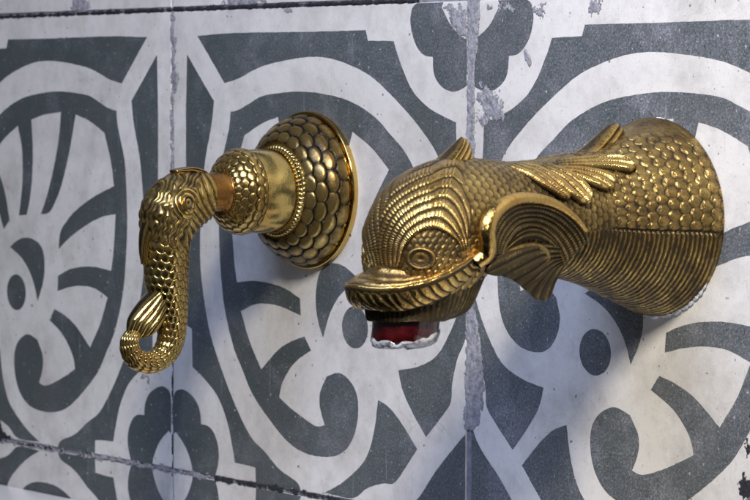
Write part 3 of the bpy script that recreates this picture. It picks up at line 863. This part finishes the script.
rows = np.array([crom(both(a), nl) for a in RG])                        # 8 x nl x 3
GL = np.stack([crom(rows[:, k], ml) for k in range(nl)], 1)              # ml x nl x 3
NL_ = loft_normals(GL, False)
flL = NL_[ml//2+10, nl//2] @ np.array([0, -1.0, 0]) < 0
if flL: NL_ = -NL_
tL = np.linspace(0, 7, ml)[:, None]
arcL = np.concatenate([[0], np.cumsum(np.linalg.norm(np.diff(GL[60], axis=0), axis=1))])*1000
dL = np.abs(arcL-arcL[nl//2])[None, :]
tb = np.clip((tL-4.05)/1.95, 0, 1)
phL = dL/3.2 - 1.35*tb**1.2 + 0.10*np.sin(dL*0.9)
saw = phL-np.floor(phL)
leafp = np.clip(np.minimum(saw/0.20, (1-saw)/0.40), 0, 1)**0.6
bandm = sstep(3.95, 4.25, tL)*(1-sstep(5.8, 6.2, tL))
step_ = (np.abs(np.sin(np.pi*tL*1.0))**0.6)*(1-sstep(3.3, 3.8, tL))*sstep(0.1, 0.5, tL)
edge_ = np.exp(-((tL-3.75)/0.22)**2)
hL = bandm*(-0.58*(1-leafp)) + step_*0.75*np.ones((1, nl)) + edge_*0.25 + 0.10*np.sin(dL*0.8+tL*2)*np.sin(dL*0.37)
trL = bandm*((1-leafp)*1.0+0.16) + (1-bandm)*((1-step_)*0.85+0.08)*np.ones((1, nl)) + sstep(6.1, 6.6, tL)*0.5
GLd = GL + NL_*(hL*1e-3)[..., None]
link_mesh('lip', GLd.reshape(-1, 3), grid_faces(ml, nl, False, flL), M_SPOUT, spout, {'tarnish': trL.ravel()})
# --- jaw: ribbed bowl from the lip down to the outlet
oc_t = on_plane_x(407, 314, SX); oc_b = on_plane_x(404.5, 340, SX)
R_ = 0.0112
nf, nbk = 120, 80
fr_ = crom(both(RG[7]), nf)                                              # +X back end .. tip .. -X back end
e0, e1 = fr_[0], fr_[-1]
psi = np.linspace(0, np.pi, nbk+2)[1:-1]
hb_ = (e1[0]-e0[0])/2
bk_ = np.stack([SX + abs(hb_)*-np.cos(psi), e0[1] + 0.010*np.sin(psi), e0[2] - 0.004*np.sin(psi)], 1)
A_ = np.vstack([fr_, bk_])
angs = np.arctan2(A_[:, 1]-oc_t[1], A_[:, 0]-SX)
D_ = np.stack([SX+R_*1.16*np.cos(angs), oc_t[1]+R_*1.16*np.sin(angs), np.full(len(A_), oc_t[2]-0.0016)], 1)
chin = on_plane_x(452, 311, SX)
B_ = 0.58*A_+0.42*D_
back_w = sstep(oc_t[1]-0.004, oc_t[1]+0.022, B_[:, 1])
B_[:, 2] = B_[:, 2]*(1-back_w) + back_w*(0.35*B_[:, 2]+0.65*chin[2]) - 0.0012
G = np.stack([crom(np.array([A_[k], B_[k], D_[k], D_[k]+np.array([0, 0, 0.002])]), 40) for k in range(len(A_))], 1)
Ng = loft_normals(G); cg = G.mean((0, 1))
fl = (Ng*(G-cg)).sum() < 0
if fl: Ng = -Ng
kk = np.arange(G.shape[1])[None, :]/G.shape[1]
rb = np.abs(np.sin(np.pi*kk*70))**0.7*np.ones((40, 1))
G2 = G + Ng*(0.0005*rb)[..., None]
link_mesh('jaw', G2.reshape(-1, 3), grid_faces(40, G.shape[1], True, fl), M_SPOUT, spout, {'tarnish': ((1-rb)*0.6+0.72).ravel()})

# --- dark red outlet tube with a crust of lime on its mouth
M_RED, nt, b = new_mat('dark_red_plastic')
b.inputs['Base Color'].default_value = (0.085, 0.004, 0.006, 1); b.inputs['Roughness'].default_value = 0.12
b.inputs['Coat Weight'].default_value = 0.6; b.inputs['Coat Roughness'].default_value = 0.05
nv = N(nt, 'ShaderNodeNewGeometry').outputs['Position']; nn_ = noise_node(nt, nv, 260, 4, 0.6)
nt.links.new(mix_col(nt, ramp(nt, nn_, [(0.35, 0.0), (0.75, 1.0)]), (0.020, 0.001, 0.002), (0.075, 0.005, 0.006)), b.inputs['Base Color'])
bp = N(nt, 'ShaderNodeBump'); bp.inputs['Distance'].default_value = 1.0; nt.links.new(math_node(nt, 'MULTIPLY', nn_, 0.0005), bp.inputs['Height']); nt.links.new(bp.outputs[0], b.inputs['Normal'])
M_LIME, nt, b = new_mat('wet_lime_crust')
nv = N(nt, 'ShaderNodeNewGeometry').outputs['Position']; nn_ = noise_node(nt, nv, 420, 5, 0.65)
nt.links.new(mix_col(nt, ramp(nt, nn_, [(0.38, 0.0), (0.50, 1.0)]), (0.16, 0.16, 0.19), (0.66, 0.68, 0.74)), b.inputs['Base Color'])
b.inputs['Roughness'].default_value = 0.12; b.inputs['Coat Weight'].default_value = 1.0
b.inputs['Transmission Weight'].default_value = 0.35; b.inputs['Subsurface Weight'].default_value = 0.0
bp = N(nt, 'ShaderNodeBump'); bp.inputs['Distance'].default_value = 1.0; nt.links.new(math_node(nt, 'MULTIPLY', nn_, 0.0012), bp.inputs['Height']); nt.links.new(bp.outputs[0], b.inputs['Normal'])
ry = 0.0150*0.86
ax = oc_b - oc_t
def ring_tube(name, mat, parent, stations, seg=96, wob=0.0, zw=0.0, seed=0):
    V = []; rows = len(stations)
    for (t, rx, ryy, tilt) in stations:
        c = oc_t + ax*t
        for k in range(seg):
            a = 2*math.pi*k/seg
            w = 1 + wob*noise.noise((math.cos(a)*2.2+seed, math.sin(a)*2.2, t*6))
            V.append((c[0]+rx*w*math.cos(a), c[1]+ryy*w*math.sin(a), c[2]+tilt*math.sin(a)+zw*(noise.noise((math.cos(a)*1.7, math.sin(a)*1.7, t*2+seed))+0.5*noise.noise((math.cos(a)*5, math.sin(a)*5, t*3+seed)))))
    V = np.array(V); Fc = [tuple(f) for f in grid_faces(rows, seg, True)]
    Fc.append(tuple(range((rows-1)*seg, rows*seg)))
    f = Fc[seg//4]; nrm = np.cross(V[f[1]]-V[f[0]], V[f[2]]-V[f[1]])
    if nrm @ (V[list(f)].mean(0)-(oc_t+oc_b)/2) < 0: Fc = [q_[::-1] for q_ in Fc]
    return link_mesh(name, V, Fc, mat, parent)
outlet = ring_tube('outlet', M_RED, spout, [(-0.3, R_, R_, 0), (0.0, R_, R_, 0.0004), (0.3, R_*1.0, R_, 0.0006), (0.6, R_*0.99, R_*0.99, 0.0008), (0.85, R_*0.99, R_*0.99, 0.0012), (0.93, R_*0.95, R_*0.95, 0.0012)], wob=0.04)
ring_tube('lime_crust', M_LIME, outlet, [(0.80, R_*0.98, R_*0.98, 0.0020), (0.84, R_*1.015, R_*1.03, 0.0020), (0.94, R_*1.015, R_*1.015, 0.0016), (1.06, R_*0.96, R_*0.96, 0.0012), (1.15, R_*0.80, R_*0.80, 0.0008), (1.20, R_*0.5, R_*0.5, 0.0004), (1.22, R_*0.1, R_*0.1, 0.0)], wob=0.08, zw=0.0020, seed=5)

# --- bead of white sealant showing under the base
def bead(name, parent, c, R, a0, a1, r):
    n = 160; m = 14; V = []
    for i in range(n):
        a = a0+(a1-a0)*i/(n-1)
        taper = math.sin(math.pi*i/(n-1))**0.4
        for k in range(m):
            b_ = 2*math.pi*k/m
            rr = r*taper*(0.8+0.8*noise.noise((i*0.11, 3.0, 0.4*math.cos(b_)))+0.3*noise.noise((i*0.31, 1.0, 0.6*math.sin(b_))))
            rr = max(rr, r*0.15)
            rad_ = R + rr*math.cos(b_)
            V.append((c[0]+rad_*math.sin(a), c[1]-0.0006-0.55*rr*math.sin(b_), c[2]+rad_*math.cos(a)))
    V = np.array(V); Fc = grid_faces(n, m, True)
    f = Fc[m*(n//2)]; nrm = np.cross(V[f[1]]-V[f[0]], V[f[2]]-V[f[1]])
    mid = V[m*(n//2):m*(n//2)+m].mean(0)
    if nrm @ (V[f].mean(0)-mid) < 0: Fc = Fc[:, ::-1].copy()
    return link_mesh(name, V, Fc, M_CAULK, parent)
bead('sealant_bead', spout, np.array(base_c), 0.0345, math.radians(128), math.radians(196), 0.0017)
bead('sealant_bead', spout, np.array(base_c), 0.0345, math.radians(2), math.radians(11), 0.0010)

# ================================================================== THE TAP
tc_w = on_wall(310, 190)
TX, TZ = float(tc_w[0]), float(tc_w[2])
tap = empty('water_tap', (TX, 0, TZ), 'smaller brass tap with domed scaly rosette and dolphin lever hanging down, left of the spout', 'tap')
def lathe(name, mat, parent, prof, nt_, relief, flip_check=True, ns=260):
    """prof: (distance from wall mm, radius mm); relief(s mm, theta, d mm) -> height mm, tarnish"""
    p = crom(np.array(prof, float), 2000)
    L = np.concatenate([[0], np.cumsum(np.linalg.norm(np.diff(p, axis=0), axis=1))])
    s = np.linspace(0, L[-1], ns); d = np.interp(s, L, p[:, 0]); r = np.interp(s, L, p[:, 1])
    t = theta_samples(nt_, 0.2)
    G = np.zeros((ns, nt_, 3)); G[..., 0] = TX + r[:, None]*1e-3*np.sin(t); G[..., 1] = -d[:, None]*1e-3; G[..., 2] = TZ + r[:, None]*1e-3*np.cos(t)
    n_ = loft_normals(G)
    dirr = G - np.array([TX, 0, TZ]); dirr[..., 1] = -0.00001
    fl = (n_*dirr).sum() < 0
    if fl: n_ = -n_
    h, tr = relief(s[:, None]*np.ones((1, nt_)), t[None, :]*np.ones((ns, 1)), d[:, None]*np.ones((1, nt_)))
    G = G + n_*(h*1e-3)[..., None]
    return link_mesh(name, mat, parent) if False else link_mesh(name, G.reshape(-1, 3), grid_faces(ns, nt_, True, fl), mat, parent, {'tarnish': tr.ravel()})
def rel_dome(s, t, d):
    m = sstep(4.6, 5.2, s)*(1-sstep(22.0, 22.6, s))
    u = -(s-5.0)/4.4; hs_ = scales(u+0.6, t/(2*np.pi)*20, R=0.78, dome=0.40)
    return m*hs_*1.8, m*(1-hs_**1.5)*1.15 + m*0.10 + 0.02
lathe('escutcheon', M_TAP, tap, [(0, 31.9), (1.0, 32.0), (2.0, 32.0), (2.5, 31.6), (2.6, 30.6), (2.9, 29.4), (4.6, 29.0), (8.5, 27.6), (12.5, 24.6), (15.6, 20.6), (16.6, 18.0), (16.8, 16.5)], 560, rel_dome, ns=320)
def rel_bead(s, t, d):
    b_ = np.abs(np.sin(t*30))*np.exp(-((s-2.6)/1.0)**2)
    return b_*0.7, (1-b_)*np.exp(-((s-2.6)/1.6)**2)*0.9
lathe('collar', M_TAP, tap, [(15.5, 19.0), (16.6, 18.8), (17.6, 17.6), (18.2, 16.9), (18.8, 16.9), (20, 17.0), (26, 16.9), (31, 16.6), (34.6, 16.2), (35.0, 15.8)], 420, rel_bead, ns=160)
def rel_knob(s, t, d):
    hs_ = scales(s/3.0, t/(2*np.pi)*22, R=0.76, dome=0.5); m = 1-sstep(15.5, 16.5, s)
    return m*hs_*1.3-0.2, m*(1-hs_)*1.2 + 0.06
lathe('knob', M_TAP, tap, [(33.2, 16.2), (35, 16.6), (37.2, 16.1), (39.4, 14.8), (41.2, 12.8), (42.4, 10.9), (43.0, 10.0), (43.1, 9.0), (42.8, 7.0)], 420, rel_knob, ns=220)
lathe('neck', M_NECK, tap, [(41.5, 9.0), (43.4, 9.0), (44.0, 8.3), (46, 7.9), (49, 7.8), (51.5, 7.8), (54, 7.8), (57, 7.8)], 160, lambda s, t, d: (0*s, 0*s+0.22+0.5*np.exp(-((s-2.2)/0.6)**2)), ns=60)

lever_top = [(203.5, 173.5), (199.5, 171), (193, 170), (177, 173), (163, 180), (152, 192), (146, 206), (145, 222), (146, 238), (148, 252), (149.5, 268), (150.5, 284), (155, 300), (159.5, 315), (161.5, 328), (161, 339), (157.5, 347.5), (152, 352.5), (146, 354), (140.5, 352.5), (137, 348.5), (135.5, 343), (136, 337.5), (138, 334)]
lever_bot = [(204.5, 212), (205, 217), (204, 220.5), (196, 227), (190.5, 233), (187, 238.5), (185, 244), (183.8, 250.5), (183, 258), (182.7, 266), (182.6, 277), (182.6, 290), (182.5, 304), (182.2, 319), (181.4, 332), (179.2, 345), (173.5, 357.5), (163, 367), (149, 372), (136.5, 369), (127.5, 361), (123.3, 350), (124.5, 338), (130, 330)]
lever_b = [8.8, 9.6, 10.0, 11.2, 11.8, 11.6, 11.0, 10.4, 9.8, 9.2, 8.6, 8.0, 7.2, 6.2, 5.4, 4.8, 4.4, 4.1, 3.9, 3.7, 3.5, 3.3, 2.9, 1.6]
th2 = theta_samples(360)
P2, sl2, kf2 = build_loft(TX, lever_top, lever_bot, lever_b, 900, th2)
N2 = loft_normals(P2)
fl2 = (N2*(P2-P2.mean(1, keepdims=True))).sum() < 0
if fl2: N2 = -N2
px2, py2 = mirrored_px(P2, TX)
TH2 = np.where(th2 > np.pi, 2*np.pi-th2, th2)[None, :]*np.ones((900, 1)); S2 = (sl2*1000)[:, None]*np.ones((1, 360)); K2 = kf2[:, None]*np.ones((1, 360))
girth = np.interp(kf2, [0, 9, 13, 17, 23], [1, 1, 0.72, 0.5, 0.38])[:, None]
hb2 = scales(S2/2.9, TH2*2.75 + 0*girth, R=0.74, dome=0.62)
back = np.exp(-(np.clip(np.pi-TH2-0.42, 0, 9)/0.10)**2)
groove2 = np.exp(-((np.pi-TH2-0.72)/0.10)**2)                                  # smooth keel along the inner edge
back = back*(1-sstep(13, 16, K2)); groove2 = groove2*(1-sstep(13, 16, K2))
hb2 = hb2*(1-back) + back*1.05 - 0.45*groove2*(1-back)
E2 = np.array([187.5, 203.5]); r2 = np.hypot((px2-E2[0])*1.05, py2-E2[1]); a2 = np.degrees(np.arctan2(-(py2-E2[1]), px2-E2[0])); a2 = np.where(a2 < -100, a2+360, a2)
rings = np.abs(np.sin(np.pi*(r2-6.0+1.2*np.sin(np.radians(a2*2+40)))/4.6))**0.8
head2 = 1 - sstep(7.6, 9.0, K2 + (px2-150)*0.02)
locks = np.abs(np.sin(np.pi*((px2-190)*0.62-(py2-190)*0.36+1.3*np.sin(py2*0.13))/4.6))**0.8
zone_lock = sstep(196, 200, px2+0.25*(py2-190))
# mane streaming forward and down from the brow
wv = (px2-140) + 0.30*(py2-200) + 2.6*np.sin((py2-190)*0.16+px2*0.07) + 1.5*np.sin(px2*0.33+py2*0.21) + 1.0*np.sin(py2*0.47-px2*0.2)
mane = np.abs(np.sin(np.pi*wv/5.6))**0.8*(0.6+0.4*np.sin(py2*0.42+px2*0.25)*np.sin(px2*0.4-py2*0.13))
zr = sstep(14, 18, r2)
hh2 = (rings*(1-zr)+mane*zr)*(1-zone_lock) + locks*zone_lock
H2 = blur(hb2*(1-head2)*1.0 + head2*hh2*0.68, 2)
T2 = (1-hb2)*(1-head2)*1.2 + head2*(1-hh2)*0.75 + 0.05
PD2 = P2 + N2*(H2*1e-3)[..., None]
lever = link_mesh('lever', PD2.reshape(-1, 3), grid_faces(900, 360, True, fl2), M_TAP, tap, {'tarnish': T2.ravel()})
surf2 = Surf(P2, N2, TX)
ec, en = surf2.at(187.5, 203.5)
for sgn in (1, -1):
    c2 = np.array([TX+sgn*(ec[0]-TX), ec[1], ec[2]]); n2 = np.array([sgn*en[0], en[1], en[2]])
    dome_mesh('eye', M_TAP, lever, c2, n2, 0.0034, lambda q_: 1.0*eye_prof(q_), tarn=eye_t, sx=0.8, sy=1.1)
lens('crest', M_TAP, lever, [[(174.5, 169), (190, 166.5), (199, 169), (204, 173)], [(173.5, 171), (188, 170), (198, 173), (204, 178)], [(174.5, 175), (186, 175), (196, 178), (203, 185)]], (2.6, 5.6), TX, k=3, depth=0.0007)
lens('throat_fin', M_TAP, lever, [[(147, 212), (141.5, 232), (140, 249), (141, 264)], [(150, 213), (146, 235), (145, 252), (145, 265.5)], [(155, 216), (151, 238), (150, 254), (149.5, 265)]], (3.4, 1.3), TX, k=3, depth=0.0014)
lens('tail_fin', M_TAP, lever, [[(152, 291), (139, 304), (129.5, 318), (126.5, 332)], [(155, 294), (146, 307), (136, 321), (131.5, 335)], [(158, 299), (151, 312), (143, 325), (138, 338.5)], [(161, 306), (156, 317), (150, 328), (144.5, 337.5)], [(163, 313), (161, 320), (157.5, 328), (152, 335)]], (5.2, 2.6), TX, n=80, m=120, k=5, depth=0.0013)

# ================================================================== ledge of a basin at the foot of the wall
la = on_wall(0, 485); lb = on_wall(70, 497.5)
zl = float((la[2]+lb[2])/2)
prof = [(-0.001, -0.03), (-0.001, 0.0)]
R1 = 0.007
prof = [(0.001, 0.0)] + [(-0.075, 0.0)]
arc_ = [(-0.075-R1*math.sin(a), -R1+R1*math.cos(a)) for a in np.linspace(0, math.pi/2, 12)]
prof = [(0.0005, -0.06), (0.0005, -0.0012), (-0.0008, 0.0)] + arc_ + [(-0.082, -0.055), (-0.080, -0.06)]
xs = np.linspace(-0.62, 0.70, 60)
V = [(x, y, zl+z) for x in xs for y, z in prof]
Fc = [tuple(f) for f in grid_faces(len(xs), len(prof), True)]
k = len(prof); Fc += [tuple(range(k)), tuple(range((len(xs)-1)*k, len(xs)*k))[::-1]]
Va = np.array(V); f = Fc[(len(xs)//2)*k+5]
nrm = np.cross(Va[f[1]]-Va[f[0]], Va[f[2]]-Va[f[1]])
if nrm[2] - nrm[1] < 0: Fc = [q_[::-1] for q_ in Fc]
ledge = link_mesh('basin_ledge', V, Fc, M_LEDGE, None, smooth=False)
tag(ledge, 'plain white glazed basin ledge running along the foot of the tiles', 'basin')

# ------------------------------------------------------------------ light: a broad neutral window lamp above right, a blue one to the left, dim room
def area(name, loc, target, size, power, col, sy=None):
    l = bpy.data.lights.new(name, 'AREA'); l.energy = power; l.color = col; l.size = size
    if sy: l.shape = 'RECTANGLE'; l.size_y = sy
    o = bpy.data.objects.new(name, l); C.objects.link(o); o.location = loc
    d = Vector(target)-Vector(loc); o.rotation_euler = d.to_track_quat('-Z', 'Y').to_euler(); return o
area('window_light', (0.76, -0.52, 0.62), (0.40, 0, 0.10), 0.13, 9.6, (1.0, 0.92, 0.80), 0.16)
area('sky_light', (0.28, -0.46, 0.52), (0.24, 0, 0.08), 0.34, 2.9, (0.50, 0.62, 1.0), 0.34)
w = bpy.data.worlds.new('World'); S.world = w; w.use_nodes = True
nt = w.node_tree; bg = nt.nodes['Background']
tcn = nt.nodes.new('ShaderNodeTexCoord'); sp = nt.nodes.new('ShaderNodeSeparateXYZ'); nt.links.new(tcn.outputs['Generated'], sp.inputs[0])
rm = nt.nodes.new('ShaderNodeValToRGB'); nt.links.new(math_node(nt, 'ADD', math_node(nt, 'MULTIPLY', sp.outputs['Z'], 0.5), 0.5), rm.inputs[0])
els = rm.color_ramp.elements; els[0].position = 0.25; els[0].color = (0.02, 0.02, 0.025, 1); els[1].position = 0.8; els[1].color = (0.30, 0.33, 0.42, 1)
nt.links.new(rm.outputs[0], bg.inputs[0]); bg.inputs[1].default_value = 0.25

# ------------------------------------------------------------------ camera
cam = bpy.data.cameras.new('camera'); cam.sensor_width = 36; cam.lens = F/750*36; cam.clip_start = 0.01; cam.clip_end = 50
co = bpy.data.objects.new('camera', cam); C.objects.link(co)
co.matrix_world = Matrix(((RT[0], UP[0], -fw[0], CAM[0]), (RT[1], UP[1], -fw[1], CAM[1]), (RT[2], UP[2], -fw[2], CAM[2]), (0, 0, 0, 1)))
S.camera = co
cam.dof.use_dof = True; cam.dof.focus_distance = 1.06; cam.dof.aperture_fstop = 40
S.view_settings.view_transform = 'Standard'; S.view_settings.look = 'None'; S.view_settings.exposure = 0; S.view_settings.gamma = 1
S.cycles.max_bounces = 6
